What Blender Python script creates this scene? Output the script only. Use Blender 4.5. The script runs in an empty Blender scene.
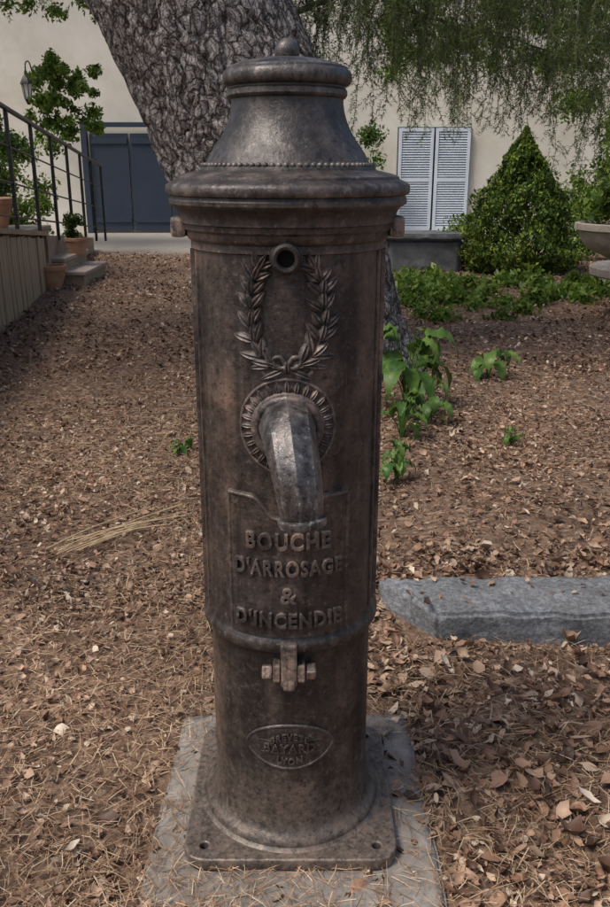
import bpy, bmesh, math, random
import numpy as np
from mathutils import Vector, Matrix, noise
random.seed(7)
S=bpy.context.scene
D=1.51   # camera distance in front of the hydrant
def col(o): 
    S.collection.objects.link(o); return o
def empty(name,loc=(0,0,0)):
    e=bpy.data.objects.new(name,None); e.location=loc; return col(e)
def parent(o,p): 
    o.parent=p; o.matrix_parent_inverse=Matrix.Translation(-Vector(p.location)); return o
# ---------------------------------------------------------------- materials
def newmat(name):
    m=bpy.data.materials.new(name); m.use_nodes=True; nt=m.node_tree
    return m,nt,nt.nodes['Principled BSDF'],nt.nodes['Material Output']
def ramp(nt,stops,fac=None):
    r=nt.nodes.new('ShaderNodeValToRGB'); e=r.color_ramp.elements
    while len(e)<len(stops): e.new(.5)
    for i,(p,c) in enumerate(stops):
        e[i].position=p
        e[i].color=(c,c,c,1) if isinstance(c,(int,float)) else (*c,1)
    if fac is not None: nt.links.new(fac,r.inputs[0])
    return r
def coords(nt,scale=(1,1,1),kind='Object'):
    tc=nt.nodes.new('ShaderNodeTexCoord'); mp=nt.nodes.new('ShaderNodeMapping')
    mp.inputs['Scale'].default_value=scale
    nt.links.new(tc.outputs[kind],mp.inputs[0]); return mp.outputs[0]
def noiset(nt,vec,scale,detail=5,rough=.6,out=0):
    n=nt.nodes.new('ShaderNodeTexNoise'); n.inputs['Scale'].default_value=scale
    n.inputs['Detail'].default_value=detail; n.inputs['Roughness'].default_value=rough
    nt.links.new(vec,n.inputs['Vector']); return n.outputs[out]
def bump(nt,h,strength,dist,normal=None):
    b=nt.nodes.new('ShaderNodeBump'); b.inputs['Strength'].default_value=strength
    b.inputs['Distance'].default_value=dist; nt.links.new(h,b.inputs['Height'])
    if normal is not None: nt.links.new(normal,b.inputs['Normal'])
    return b.outputs[0]
def mixc(nt,a,b,fac,mode='MIX'):
    m=nt.nodes.new('ShaderNodeMix'); m.data_type='RGBA'; m.blend_type=mode
    for s,v in ((6,a),(7,b)):
        if hasattr(v,'links') : nt.links.new(v,m.inputs[s])
        else: m.inputs[s].default_value=(*v,1)
    if hasattr(fac,'links'): nt.links.new(fac,m.inputs[0])
    else: m.inputs[0].default_value=fac
    return m.outputs[2]
def simple(name,stops,scale=8,rough=.8,metal=0,bs=.3,bd=.01,bscale=None,vs=(1,1,1)):
    m,nt,p,o=newmat(name); v=coords(nt,vs)
    n=noiset(nt,v,scale,5,.65); r=ramp(nt,stops,n); nt.links.new(r.outputs[0],p.inputs['Base Color'])
    n2=noiset(nt,v,bscale or scale*4,5,.7); nt.links.new(bump(nt,n2,bs,bd),p.inputs['Normal'])
    p.inputs['Roughness'].default_value=rough; p.inputs['Metallic'].default_value=metal
    return m
def leafmat(name,stops,trans=.35,rough=.55,patch=None,lo=.6,hi=1.25):
    m,nt,p,o=newmat(name)
    g=nt.nodes.new('ShaderNodeNewGeometry')
    r=ramp(nt,stops,g.outputs['Random Per Island']); c=r.outputs[0]
    v=coords(nt); n=noiset(nt,v,patch or 1.3,3,.5)
    rr=ramp(nt,[(.3,lo),(.7,hi)],n); c=mixc(nt,c,rr.outputs[0],1.0,'MULTIPLY')
    nt.links.new(c,p.inputs['Base Color']); p.inputs['Roughness'].default_value=rough
    p.inputs['Specular IOR Level'].default_value=.3
    if trans>0:
        t=nt.nodes.new('ShaderNodeBsdfTranslucent'); nt.links.new(c,t.inputs[0])
        mx=nt.nodes.new('ShaderNodeMixShader'); mx.inputs[0].default_value=trans
        nt.links.new(p.outputs[0],mx.inputs[1]); nt.links.new(t.outputs[0],mx.inputs[2]); nt.links.new(mx.outputs[0],o.inputs[0])
    return m
def iron(name,k=1.0,grey=.25,met=.3,rlo=.28,rhi=.58):
    m,nt,p,o=newmat(name)
    v=coords(nt); vs=coords(nt,(16,16,1.0))
    n1=noiset(nt,v,10,7,.75); n2=noiset(nt,vs,1.7,4,.65); n3=noiset(nt,v,75,5,.8); n4=noiset(nt,v,2.6,3,.6)
    def cc(r,g,b):
        a=(r+g+b)/3; return tuple(k*(x*(1-grey)+a*grey) for x in (r,g,b))
    base=ramp(nt,[(.30,cc(.015,.012,.011)),(.42,cc(.038,.029,.025)),(.54,cc(.076,.057,.047)),(.66,cc(.135,.094,.073)),(.78,cc(.235,.135,.090))],n1).outputs[0]
    st=ramp(nt,[(.34,(.33,.32,.32)),(.5,(.92,.91,.90)),(.66,(1.55,1.38,1.27))],n2).outputs[0]
    c=mixc(nt,base,st,.8,'MULTIPLY')
    c=mixc(nt,c,ramp(nt,[(.35,(.62,.66,.72)),(.65,(1.28,1.16,1.06))],n4).outputs[0],.85,'MULTIPLY')
    sp=ramp(nt,[(.56,0.),(.67,.5)],n3).outputs[0]
    c=mixc(nt,c,cc(.24,.175,.14),sp)
    pit=ramp(nt,[(.38,.8),(.45,0.)],n3).outputs[0]
    c=mixc(nt,c,(.010,.008,.007),pit)
    sx=nt.nodes.new('ShaderNodeSeparateXYZ'); nt.links.new(v,sx.inputs[0])
    ad=nt.nodes.new('ShaderNodeMath'); ad.operation='MULTIPLY_ADD'; nt.links.new(n1,ad.inputs[0]); ad.inputs[1].default_value=-.28; nt.links.new(sx.outputs[2],ad.inputs[2])
    if name=='cast_iron':
        du=ramp(nt,[(0.,.5),(.07,0.)],ad.outputs[0]).outputs[0]
        du2=mixc(nt,(0,0,0),du,ramp(nt,[(.4,.2),(.6,1.)],n3).outputs[0])
        c=mixc(nt,c,(.20,.16,.125),du2)
        # the cap is greyer than the shaft
        cap=ramp(nt,[(.0,0.),(1.,.55)]); mrr=nt.nodes.new('ShaderNodeMapRange'); mrr.inputs[1].default_value=1.22; mrr.inputs[2].default_value=1.32; nt.links.new(sx.outputs[2],mrr.inputs[0]); nt.links.new(mrr.outputs[0],cap.inputs[0])
        bw=nt.nodes.new('ShaderNodeRGBToBW'); nt.links.new(c,bw.inputs[0]); gr=mixc(nt,bw.outputs[0],(1.02,1.,.98),1.0,'MULTIPLY')
        c=mixc(nt,c,gr,cap.outputs[0])
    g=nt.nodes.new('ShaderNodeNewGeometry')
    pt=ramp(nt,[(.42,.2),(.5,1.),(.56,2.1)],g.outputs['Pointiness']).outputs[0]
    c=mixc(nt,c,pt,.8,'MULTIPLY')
    nt.links.new(c,p.inputs['Base Color'])
    p.inputs['Metallic'].default_value=met; p.inputs['Specular IOR Level'].default_value=.6
    rr=ramp(nt,[(.3,rlo),(.7,rhi)],noiset(nt,v,22,4,.7)).outputs[0]; nt.links.new(rr,p.inputs['Roughness'])
    b=bump(nt,n3,.6,.0024); b=bump(nt,noiset(nt,v,20,4,.65),.5,.005,b)
    nt.links.new(b,p.inputs['Normal'])
    return m
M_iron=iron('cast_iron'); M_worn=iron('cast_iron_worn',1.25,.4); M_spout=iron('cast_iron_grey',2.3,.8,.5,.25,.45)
M_black=simple('hole_shade',[(0,(.004,.004,.004)),(1,(.01,.008,.007))],rough=.9)  # near-black colour for the shade inside the jet opening
# ---------------------------------------------------------------- mesh helpers
def fast_mesh(name,V,F,mat=None,smooth=False):
    V=np.asarray(V,dtype=np.float32); F=np.asarray(F,dtype=np.int32)
    me=bpy.data.meshes.new(name); me.vertices.add(len(V)); me.vertices.foreach_set('co',V.ravel())
    me.loops.add(F.size); me.loops.foreach_set('vertex_index',F.ravel())
    me.polygons.add(len(F)); me.polygons.foreach_set('loop_start',np.arange(len(F),dtype=np.int32)*F.shape[1])
    me.update(calc_edges=True); me.validate()
    if smooth: me.polygons.foreach_set('use_smooth',np.ones(len(me.polygons),dtype=bool))
    o=bpy.data.objects.new(name,me)
    if mat: me.materials.append(mat)
    return col(o)
def pymesh(name,V,F,mat=None,smooth=True,angle=40):
    me=bpy.data.meshes.new(name); me.from_pydata([tuple(v) for v in V],[],F); me.update()
    if smooth:
        me.polygons.foreach_set('use_smooth',[True]*len(me.polygons)); me.set_sharp_from_angle(angle=math.radians(angle))
    if mat: me.materials.append(mat)
    return col(bpy.data.objects.new(name,me))
def lathe(name,prof,mat,seg=96,loc=(0,0,0),axis='Z',wob=0):
    V=[];F=[]
    for r,z in prof:
        for i in range(seg):
            a=2*math.pi*i/seg; x,y=r*math.cos(a),r*math.sin(a)
            k=1+wob*noise.noise(Vector((x*6,y*6,z*6))) if wob else 1
            V.append((x*k,y*k,z) if axis=='Z' else ((x,-z,y) if axis=='-Y' else (z,x,y)))
    n=len(prof)
    for j in range(n-1):
        for i in range(seg):
            k=(i+1)%seg; F.append((j*seg+i,j*seg+k,(j+1)*seg+k,(j+1)*seg+i))
    F.append(tuple(range(seg))[::-1]); F.append(tuple((n-1)*seg+i for i in range(seg)))
    o=pymesh(name,V,F,mat,True,35); o.location=loc
    bm=bmesh.new(); bm.from_mesh(o.data); bmesh.ops.recalc_face_normals(bm,faces=bm.faces); bm.to_mesh(o.data); bm.free()
    return o
def box(name,size,loc,mat,bev=.005,rot=(0,0,0),seg=2):
    bm=bmesh.new(); bmesh.ops.create_cube(bm,size=1)
    for v in bm.verts: v.co=Vector((v.co.x*size[0],v.co.y*size[1],v.co.z*size[2]))
    if bev: bmesh.ops.bevel(bm,geom=bm.edges[:],offset=bev,segments=seg,affect='EDGES',profile=.6)
    me=bpy.data.meshes.new(name); bm.to_mesh(me); bm.free(); me.materials.append(mat)
    o=bpy.data.objects.new(name,me); o.location=loc; o.rotation_euler=rot; return col(o)
def tubepart(pts,rads,seg=10,caps=True):
    V=[];F=[];n=len(pts); pts=[Vector(p) for p in pts]
    for i,p in enumerate(pts):
        d=(pts[min(i+1,n-1)]-pts[max(i-1,0)]).normalized()
        up=Vector((0,0,1)) if abs(d.z)<.95 else Vector((1,0,0))
        a=d.cross(up).normalized(); b=d.cross(a).normalized()
        for k in range(seg):
            t=2*math.pi*k/seg; V.append(p+(a*math.cos(t)+b*math.sin(t))*rads[i])
    for j in range(n-1):
        for k in range(seg):
            q=(k+1)%seg; F.append((j*seg+k,j*seg+q,(j+1)*seg+q,(j+1)*seg+k))
    if caps: F.append(tuple(range(seg))); F.append(tuple((n-1)*seg+i for i in range(seg))[::-1])
    return V,F
def tube(name,pts,rads,mat,seg=10,caps=True):
    V,F=tubepart(pts,rads,seg,caps); return pymesh(name,V,F,mat,True,50)
def join_meshes(name,parts,mat,smooth=True,angle=40):
    V=[];F=[]
    for v,f in parts:
        o=len(V); V+=list(v); F+=[tuple(i+o for i in q) for q in f]
    return pymesh(name,V,F,mat,smooth,angle)
def boxpart(cx,cy,cz,sx,sy,sz):
    V=[(cx+sx*a/2,cy+sy*b/2,cz+sz*c/2) for a in(-1,1) for b in(-1,1) for c in(-1,1)]
    F=[(0,1,3,2),(4,6,7,5),(0,4,5,1),(2,3,7,6),(0,2,6,4),(1,5,7,3)]
    return V,F
# ================================================================ HYDRANT
hyd=empty('fire_hydrant')
R=.163
def bend(s,z,h):
    a=s/R; return (math.sin(a)*(R+h),-math.cos(a)*(R+h),z)
prof=[(.150,.020),(.190,.022),(.195,.028),(.195,.036),(.190,.042),(.184,.045),(.182,.051),(.178,.058),(.171,.064),(.166,.071),(.162,.083),(.159,.10),(.157,.13),
 (.157,.2),(.157,.3),(.157,.4),(.157,.455),(.159,.464),(.164,.468),(.1675,.472),(.171,.478),(.172,.485),(.171,.492),(.1665,.498),(.1645,.503),(.163,.512),
 (.163,.6),(.163,.7),(.163,.8),(.163,.9),(.163,1.0),(.163,1.1),(.163,1.176),(.167,1.178),(.167,1.190),(.171,1.193),(.174,1.197),(.175,1.206),(.179,1.210),(.180,1.218),(.184,1.220),(.184,1.228),
 (.186,1.236),(.191,1.243),(.198,1.247),(.201,1.250),(.2015,1.256),(.199,1.260),(.199,1.262),(.204,1.264),(.206,1.268),(.206,1.276),(.204,1.280),(.197,1.284),(.188,1.288),(.187,1.292),(.176,1.296),(.158,1.300),(.1475,1.302),(.146,1.307),(.141,1.309),(.138,1.312),
 (.134,1.319),(.129,1.328),(.121,1.340),(.112,1.352),(.104,1.365),(.0985,1.378),(.0945,1.391),(.0925,1.403),(.092,1.411),(.0955,1.413),(.0985,1.417),(.0985,1.424),(.0955,1.427),(.0955,1.430),(.101,1.432),(.1045,1.436),(.106,1.442),(.1055,1.449),(.102,1.454),(.099,1.456),(.098,1.459),
 (.085,1.464),(.065,1.469),(.04,1.473),(.022,1.475),(.014,1.476),(.011,1.478)]
prof+=[(.0205*math.cos(t),1.4835+.0205*math.sin(t)) for t in np.linspace(-.9,1.5,12)]
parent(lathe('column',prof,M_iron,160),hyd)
parts=[]
for i in range(84):
    a=2*math.pi*i/84; bm=bmesh.new(); bmesh.ops.create_icosphere(bm,subdivisions=2,radius=.0045)
    parts.append(([ (v.co.x*1.0+.1425*math.sin(a),v.co.y-.1425*math.cos(a),v.co.z+1.3095) for v in bm.verts],[tuple(x.index for x in f.verts) for f in bm.faces])); bm.free()
parent(join_meshes('bead_row',parts,M_iron),hyd)
parts=[]
for s in (-1,1):
    for ang,wd,h in ((68,.006,.0035),(80,.012,.006)):
        V=[];F=[]; a0=math.radians(ang)*s
        zs=np.linspace(.513,1.176,12)
        for z in zs:
            for da,hh in ((-wd/2,-.002),(-wd/2*.7,h),(wd/2*.7,h),(wd/2,-.002)):
                V.append(bend(a0*R+da,z,hh))
        for j in range(11):
            for k in range(3): F.append((j*4+k,j*4+k+1,j*4+k+5,j*4+k+4))
        parts.append((V,F))
parent(join_meshes('door_ribs',parts,M_iron),hyd)
for s in (-1,1):
    parent(box('cornice_lug',(.026,.06,.034),(s*.183,-.02,1.212),M_worn,.007),hyd)
def plate_curve():
    cu=bpy.data.curves.new('pl','CURVE'); cu.dimensions='2D'; cu.fill_mode='BOTH'; cu.extrude=.009; cu.bevel_depth=.004; cu.bevel_resolution=2
    def sp(pts):
        s=cu.splines.new('POLY'); s.points.add(len(pts)-1)
        for p,q in zip(s.points,pts): p.co=(q[0],q[1],0,1)
        s.use_cyclic_u=True
    h=.205; r=.04; pts=[]
    for cx,cy,a0 in ((h-r,h-r,0),(-h+r,h-r,90),(-h+r,-h+r,180),(h-r,-h+r,270)):
        for t in range(9):
            a=math.radians(a0+t*90/8); pts.append((cx+r*math.cos(a)+.0012*math.sin(t*5+a0),cy+r*math.sin(a)))
    sp(pts)
    for sx in(-1,1):
        for sy in(-1,1):
            sp([(sx*.170+.0125*math.cos(a),sy*.170+.0125*math.sin(a)) for a in np.linspace(0,2*math.pi,24,endpoint=False)])
    o=bpy.data.objects.new('pl',cu); col(o); dg=bpy.context.evaluated_depsgraph_get()
    me=bpy.data.meshes.new_from_object(o.evaluated_get(dg)); bpy.data.objects.remove(o)
    me.materials.clear(); me.materials.append(M_iron); me.name='base_plate'
    o=bpy.data.objects.new('base_plate',me); o.location=(0,0,.0265); return col(o)
parent(plate_curve(),hyd)
ring=[(.013,.0),(.013,.020),(.015,.0235),(.019,.0245),(.0235,.022),(.0245,.016),(.022,.012),(.021,.008),(.026,.004),(.027,-.006)]
V=[];F=[];sg=40
for r,z in ring:
    for i in range(sg):
        a=2*math.pi*i/sg; V.append((r*math.cos(a),-R-z,1.173+r*math.sin(a)))
for j in range(len(ring)-1):
    for i in range(sg): k=(i+1)%sg; F.append((j*sg+i,j*sg+k,(j+1)*sg+k,(j+1)*sg+i))
parent(pymesh('jet_ring',V,F,M_worn),hyd)
V=[(.0135*math.cos(a),-R-.004,1.173+.0135*math.sin(a)) for a in np.linspace(0,2*math.pi,24,endpoint=False)]
parent(pymesh('jet_hole_shade',V,[tuple(range(24))],M_black),hyd)  # flat black disc, paints the shade of the opening in place of depth
def orn_leaf(s0,z0,ang,L,W,H,base=0.0,nu=11,nv=7):
    V=[];F=[]
    for i in range(nu):
        u=i/(nu-1); w=W*abs(math.sin(math.pi*min(1,u**.8)))**.8*.5+.0003
        for j in range(nv):
            v=-1+2*j/(nv-1); h=H*(1-abs(v)**2.2)*(math.sin(math.pi*(.12+.83*u)))**.5
            if j==nv//2: h*=.68
            ls=v*w; lt=u*L
            s=s0+lt*math.sin(ang)+ls*math.cos(ang); z=z0+lt*math.cos(ang)-ls*math.sin(ang)
            V.append(bend(s,z,base+h-.0015 if abs(v)<1 else -.002))
    for i in range(nu-1):
        for j in range(nv-1): a=i*nv+j; F.append((a,a+1,a+nv+1,a+nv))
    return V,F
def relief_tube(pts,r,base=.0):
    V=[];F=[];n=len(pts);k=7
    for i in range(n):
        a=pts[max(i-1,0)];b=pts[min(i+1,n-1)]; d=math.hypot(b[0]-a[0],b[1]-a[1])+1e-9; nx,nz=-(b[1]-a[1])/d,(b[0]-a[0])/d
        for j in range(k):
            t=math.pi*j/(k-1); V.append(bend(pts[i][0]+nx*r*math.cos(t),pts[i][1]+nz*r*math.cos(t),base-.001+r*math.sin(t)*1.1))
    for i in range(n-1):
        for j in range(k-1): a=i*k+j; F.append((a,a+1,a+k+1,a+k))
    return V,F
def catmull(P,n=8):
    out=[]
    for i in range(len(P)-1):
        p0=P[max(i-1,0)];p1=P[i];p2=P[i+1];p3=P[min(i+2,len(P)-1)]
        for k in range(n):
            t=k/n; out.append(tuple(.5*((2*p1[c])+(-p0[c]+p2[c])*t+(2*p0[c]-5*p1[c]+4*p2[c]-p3[c])*t*t+(-p0[c]+3*p1[c]-3*p2[c]+p3[c])*t**3) for c in range(len(p1))))
    out.append(tuple(P[-1])); return out
parts=[]
L0=[(0.004,.999),(-.022,1.004),(-.044,1.022),(-.056,1.052),(-.058,1.085),(-.056,1.115),(-.051,1.14),(-.043,1.156)]
for sgn in (1,-1):
    P=catmull([(sgn*a,b) for a,b in L0]); parts.append(relief_tube(P,.0028))
    m=len(P); idx=np.linspace(8,m-3,8)
    for c,ii in enumerate(idx):
        i=int(ii); a=P[max(i-1,0)];b=P[min(i+1,m-1)]; ang=math.atan2(b[0]-a[0],b[1]-a[1])
        Ls=.043-.010*c/7
        for side in (1,-1):
            off=.78+random.uniform(-.2,.2)
            parts.append(orn_leaf(P[i][0],P[i][1]+random.uniform(-.004,.004),ang+side*off,Ls*random.uniform(.85,1.15),.0185,.012))
        parts.append(orn_leaf(P[i][0],P[i][1],ang+random.uniform(-.3,.3),Ls*.9,.0170,.014))
    parts.append(orn_leaf(P[-1][0],P[-1][1],ang,.026,.013,.008))
    parts.append(relief_tube(catmull([(0,.998),(sgn*.018,.985),(sgn*.030,.984),(sgn*.042,.992)]),.0045))
    parts.append(relief_tube(catmull([(0,1.0),(sgn*.010,1.016),(sgn*.022,1.013),(sgn*.016,1.0),(0,.999)]),.004,.004))
    parts.append(orn_leaf(sgn*.004,.997,sgn*2.0,.044,.017,.009))
    parts.append(orn_leaf(sgn*.004,.997,sgn*1.25,.040,.016,.009))
parts.append(orn_leaf(0,.99,0,.022,.015,.015))
parent(join_meshes('laurel_wreath',parts,M_worn,True,60),hyd)
zc=.898; parts=[]
def circ(r,n=72): return [(r*math.sin(t),zc+r*math.cos(t)) for t in np.linspace(0,2*math.pi,n)]
parts.append(relief_tube(circ(.0815),.0035)); parts.append(relief_tube(circ(.056),.006,.003)); parts.append(relief_tube(circ(.050),.008,.008))
for i in range(28):
    a=2*math.pi*i/28; parts.append(orn_leaf(.057*math.sin(a),zc+.057*math.cos(a),a,.024,.0125,.010))
    a+=math.pi/28; parts.append(orn_leaf(.057*math.sin(a),zc+.057*math.cos(a),a,.016,.008,.006))
parent(join_meshes('spout_rosette',parts,M_worn,True,60),hyd)
path=catmull([(0,-.145,.902),(0,-.18,.903),(.003,-.215,.900),(.009,-.248,.884),(.016,-.270,.855),(.021,-.280,.820),(.024,-.284,.790)],6)
V=[];F=[];sg=64;n=len(path)
secs=[(Vector(p),.050-.016*(i/(n-1))**.9,1) for i,p in enumerate(path)]
d_end=(Vector(path[-1])-Vector(path[-2])).normalized()
e=Vector(path[-1])
for off,rr in ((.001,.0345),(.003,.0385),(.010,.039),(.014,.0375),(.015,.034),(.015,.026),(-.03,.024)):
    secs.append((e+d_end*off,rr,0))
for i,(p,r,fl) in enumerate(secs):
    if i<n: d=(Vector(path[min(i+1,n-1)])-Vector(path[max(i-1,0)])).normalized()
    else: d=d_end
    a=Vector((1,0,0)); a=(a-d*a.dot(d)).normalized(); b=d.cross(a)
    for k in range(sg):
        t=2*math.pi*k/sg; kk=8
        m=((t*kk/(2*math.pi))%1)-.5
        rr=r*(math.cos(math.pi/kk)/math.cos(m*2*math.pi/kk)*.75+.25) if fl else r
        V.append(p+(a*math.cos(t)+b*math.sin(t))*rr)
for j in range(len(secs)-1):
    for k in range(sg): q=(k+1)%sg; F.append((j*sg+k,j*sg+q,(j+1)*sg+q,(j+1)*sg+k))
F.append(tuple((len(secs)-1)*sg+i for i in range(sg)))
o=pymesh('spout',V,F,M_spout,True,30); parent(o,hyd)
bm=bmesh.new(); bm.from_mesh(o.data); bmesh.ops.recalc_face_normals(bm,faces=bm.faces); bm.to_mesh(o.data); bm.free()
def relief_panel(fn,ns,nt_,h):
    V=[];F=[]
    for i in range(ns):
        for j in range(nt_):
            s,z=fn(i/(ns-1),j/(nt_-1)); b=(i in(0,ns-1)) or (j in (0,nt_-1))
            V.append(bend(s,z,-.001 if b else h))
    for i in range(ns-1):
        for j in range(nt_-1): a=i*nt_+j; F.append((a,a+nt_,a+nt_+1,a+1))
    return V,F
us=[0,.008]+list(np.linspace(.012,.988,36))+[.992,1]
def pl(u,v):
    k=round(u*(len(us)-1)); uu=us[k]; l=round(v*(len(us)-1)); vv=us[l]
    s=-.112+.224*uu; ztop=.778-.050*math.exp(-(s/.045)**4)*.8; zb=.503
    return s,zb+(ztop-zb)*vv
parts=[relief_panel(pl,len(us),len(us),.006)]
hw=.108
top=[(s,.773-.040*math.exp(-(s/.045)**4)) for s in np.linspace(-hw,hw,50)]
parts.append(relief_tube([(-hw,z) for z in np.linspace(.508,.773,14)],.004,.005)); parts.append(relief_tube([(hw,z) for z in np.linspace(.508,.773,14)],.004,.005)); parts.append(relief_tube(top,.004,.005))
parent(join_meshes('inscription_plaque',parts,M_iron,True,35),hyd)
def textmesh(txt,size,ext,off=.0,bv=.0010):
    cu=bpy.data.curves.new('t','FONT'); cu.body=txt; cu.size=size; cu.extrude=ext; cu.bevel_depth=bv; cu.bevel_resolution=1
    cu.align_x='CENTER'; cu.align_y='CENTER'; cu.offset=off; cu.resolution_u=4; cu.space_character=1.22
    o=bpy.data.objects.new('t',cu); col(o); dg=bpy.context.evaluated_depsgraph_get()
    me=bpy.data.meshes.new_from_object(o.evaluated_get(dg)); bpy.data.objects.remove(o)
    V=[tuple(v.co) for v in me.vertices]; F=[tuple(p.vertices) for p in me.polygons]; bpy.data.meshes.remove(me); return V,F
parts=[]
for t,z,w,hh in (('BOUCHE',.694,.142,.032),("D'ARROSAGE",.643,.186,.031),('&',.590,.027,.031),("D'INCENDIE",.541,.186,.031)):
    V,F=textmesh(t,.04,.0055,.0006 if t!='&' else .0)
    xs=[v[0] for v in V]; ys=[v[1] for v in V]; w0=max(xs)-min(xs); h0=max(ys)-min(ys); cx=(max(xs)+min(xs))/2; cy=(max(ys)+min(ys))/2
    parts.append(([bend((v[0]-cx)*w/w0,z+(v[1]-cy)*hh/h0,.0065+v[2]) for v in V],F))
parent(join_meshes('inscription_text',parts,M_worn,True,30),hyd)
parent(box('latch_bar',(.030,.030,.085),(0,-.172,.455),M_worn,.004),hyd)
parent(box('latch_tip',(.022,.02,.02),(0,-.184,.418),M_worn,.005),hyd)
for s in(-1,1):
    parent(box('latch_lug',(.013,.04,.034),(s*.0225,-.168,.440),M_worn,.003),hyd)
    parent(box('latch_nut',(.019,.022,.024),(s*.040,-.172,.437),M_worn,.004,(0.4*s,0,0)),hyd)
zo=.262; A=.088; B=.050
def lens(t,k=1):
    c=math.cos(t); s=math.sin(t); return A*k*c, zo+B*k*math.copysign(abs(s)**1.3,s)
R=.157
parts=[]; ptxt=[]
V=[bend(0,zo,.004)];F=[]
for r in (.25,.5,.75,.93,1.0):
    for i in range(64):
        s,z=lens(2*math.pi*i/64,r); V.append(bend(s,z,.004 if r<.95 else -.001))
for i in range(64): F.append((0,1+i,1+(i+1)%64))
for j in range(4):
    for i in range(64): k=(i+1)%64; F.append((1+j*64+i,1+(j+1)*64+i,1+(j+1)*64+k,1+j*64+k))
parts.append((V,F)); ptxt.append(relief_tube([lens(t,.96) for t in np.linspace(0,2*math.pi,80)],.0034,.003))
ptxt.append(relief_tube([(s,zo+.012) for s in np.linspace(-.062,.062,12)],.0012,.004))
ptxt.append(relief_tube([(s,zo-.014) for s in np.linspace(-.056,.056,12)],.0012,.004))
for t,z,w,hh,arc in (('BAYARD',zo-.001,.094,.018,0),('BREVETE',zo+.019,.070,.013,.014),('LYON',zo-.027,.046,.014,-.006)):
    V,F=textmesh(t,.03,.0036,.0002,.0005)
    xs=[v[0] for v in V]; ys=[v[1] for v in V]; w0=max(xs)-min(xs); h0=max(ys)-min(ys); cx=(max(xs)+min(xs))/2; cy=(max(ys)+min(ys))/2
    VV=[]
    for v in V:
        s=(v[0]-cx)*w/w0; VV.append(bend(s,z+(v[1]-cy)*hh/h0+arc*(.5-(s/(w/2))**2*.9),.0045+v[2]))
    ptxt.append((VV,F))
parent(join_meshes('maker_badge',parts,M_iron,True,35),hyd)
parent(join_meshes('maker_badge_text',ptxt,M_worn,True,35),hyd)
R=.163
# ================================================================ GROUND
def gh(x,y):
    x=np.asarray(x,float);y=np.asarray(y,float)
    d=np.hypot(x,y); w=np.clip((d-.4)/.6,0,1); w=w*w*(3-2*w)
    h=.014*np.sin(2.1*x+1.3)*np.sin(1.7*y+.5)+.009*np.sin(4.7*x+2*y)+.006*np.sin(9*x-3*y+1)*np.sin(7*y)
    far=np.clip((14-y)/4,0,1)
    bank=np.clip((y-.80)/.25,0,1)*np.clip((x-.15)/.4,0,1)*np.clip((4-y)/2.5,0,1)*.05
    r=np.hypot(x-.05,y-4.0); mound=.10*np.exp(-(r/1.1)**2)
    return (h*w)*far+bank+mound
def patchy(x,y):
    return .5+.5*np.sin(1.9*x+.8*np.sin(2.3*y)+.5)*np.sin(2.1*y+.9*np.sin(1.7*x)+1.)*.9+.25*np.sin(6.1*x+2.*y)*np.sin(5.3*y-x)
xs=np.unique(np.concatenate([np.linspace(-150,-6,30),np.linspace(-6,6,241),np.linspace(6,150,30)]))
ys=np.unique(np.concatenate([np.linspace(-60,-3,20),np.linspace(-3,16,320),np.linspace(16,200,30)]))
X,Y=np.meshgrid(xs,ys,indexing='ij'); Z=gh(X,Y)-.004
V=np.stack([X,Y,Z],-1).reshape(-1,3); ny=len(ys)
i,j=np.meshgrid(np.arange(len(xs)-1),np.arange(ny-1),indexing='ij'); a=(i*ny+j).ravel()
F=np.stack([a,a+ny,a+ny+1,a+1],-1)
m,nt,p,o_=newmat('forest_soil'); v=coords(nt)
vor=nt.nodes.new('ShaderNodeTexVoronoi'); vor.inputs['Scale'].default_value=55; nt.links.new(v,vor.inputs['Vector'])
sep=nt.nodes.new('ShaderNodeSeparateColor'); nt.links.new(vor.outputs['Color'],sep.inputs[0])
c1=ramp(nt,[(0,(.055,.032,.021)),(.35,(.145,.085,.054)),(.65,(.25,.155,.10)),(.9,(.36,.25,.17)),(1,(.46,.35,.26))],sep.outputs[0]).outputs[0]
c2=ramp(nt,[(.3,(.5,.46,.43)),(.7,(1.15,1.1,1.05))],noiset(nt,v,1.1,5,.65)).outputs[0]
c=mixc(nt,c1,c2,1.0,'MULTIPLY'); c=mixc(nt,c,(.17,.112,.076),ramp(nt,[(.4,.0),(.65,.75)],noiset(nt,v,9,5,.7)).outputs[0])
sx=nt.nodes.new('ShaderNodeSeparateXYZ'); nt.links.new(v,sx.inputs[0])
ad=nt.nodes.new('ShaderNodeMath'); ad.operation='ADD'; nt.links.new(sx.outputs[1],ad.inputs[0]); nt.links.new(noiset(nt,v,.8,3,.5),ad.inputs[1])
mr=nt.nodes.new('ShaderNodeMapRange'); mr.inputs[1].default_value=12.3; mr.inputs[2].default_value=13.6; nt.links.new(ad.outputs[0],mr.inputs[0])
c=mixc(nt,c,(.36,.33,.29),mr.outputs[0])
nt.links.new(c,p.inputs['Base Color']); p.inputs['Roughness'].default_value=.95
b=bump(nt,noiset(nt,v,60,5,.75),.8,.012); b=bump(nt,vor.outputs['Distance'],.4,.01,b); nt.links.new(b,p.inputs['Normal'])
fast_mesh('ground',V,F,m,True)
def rotm(yaw,pit,rol):
    cy,sy=np.cos(yaw),np.sin(yaw);cp,sp=np.cos(pit),np.sin(pit);cr,sr=np.cos(rol),np.sin(rol);z=np.zeros_like(cy);o=np.ones_like(cy)
    Rz=np.stack([cy,-sy,z,sy,cy,z,z,z,o],-1).reshape(-1,3,3);Rx=np.stack([o,z,z,z,cp,-sp,z,sp,cp],-1).reshape(-1,3,3);Ry=np.stack([cr,z,sr,z,o,z,-sr,z,cr],-1).reshape(-1,3,3)
    return Rz@Rx@Ry
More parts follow.
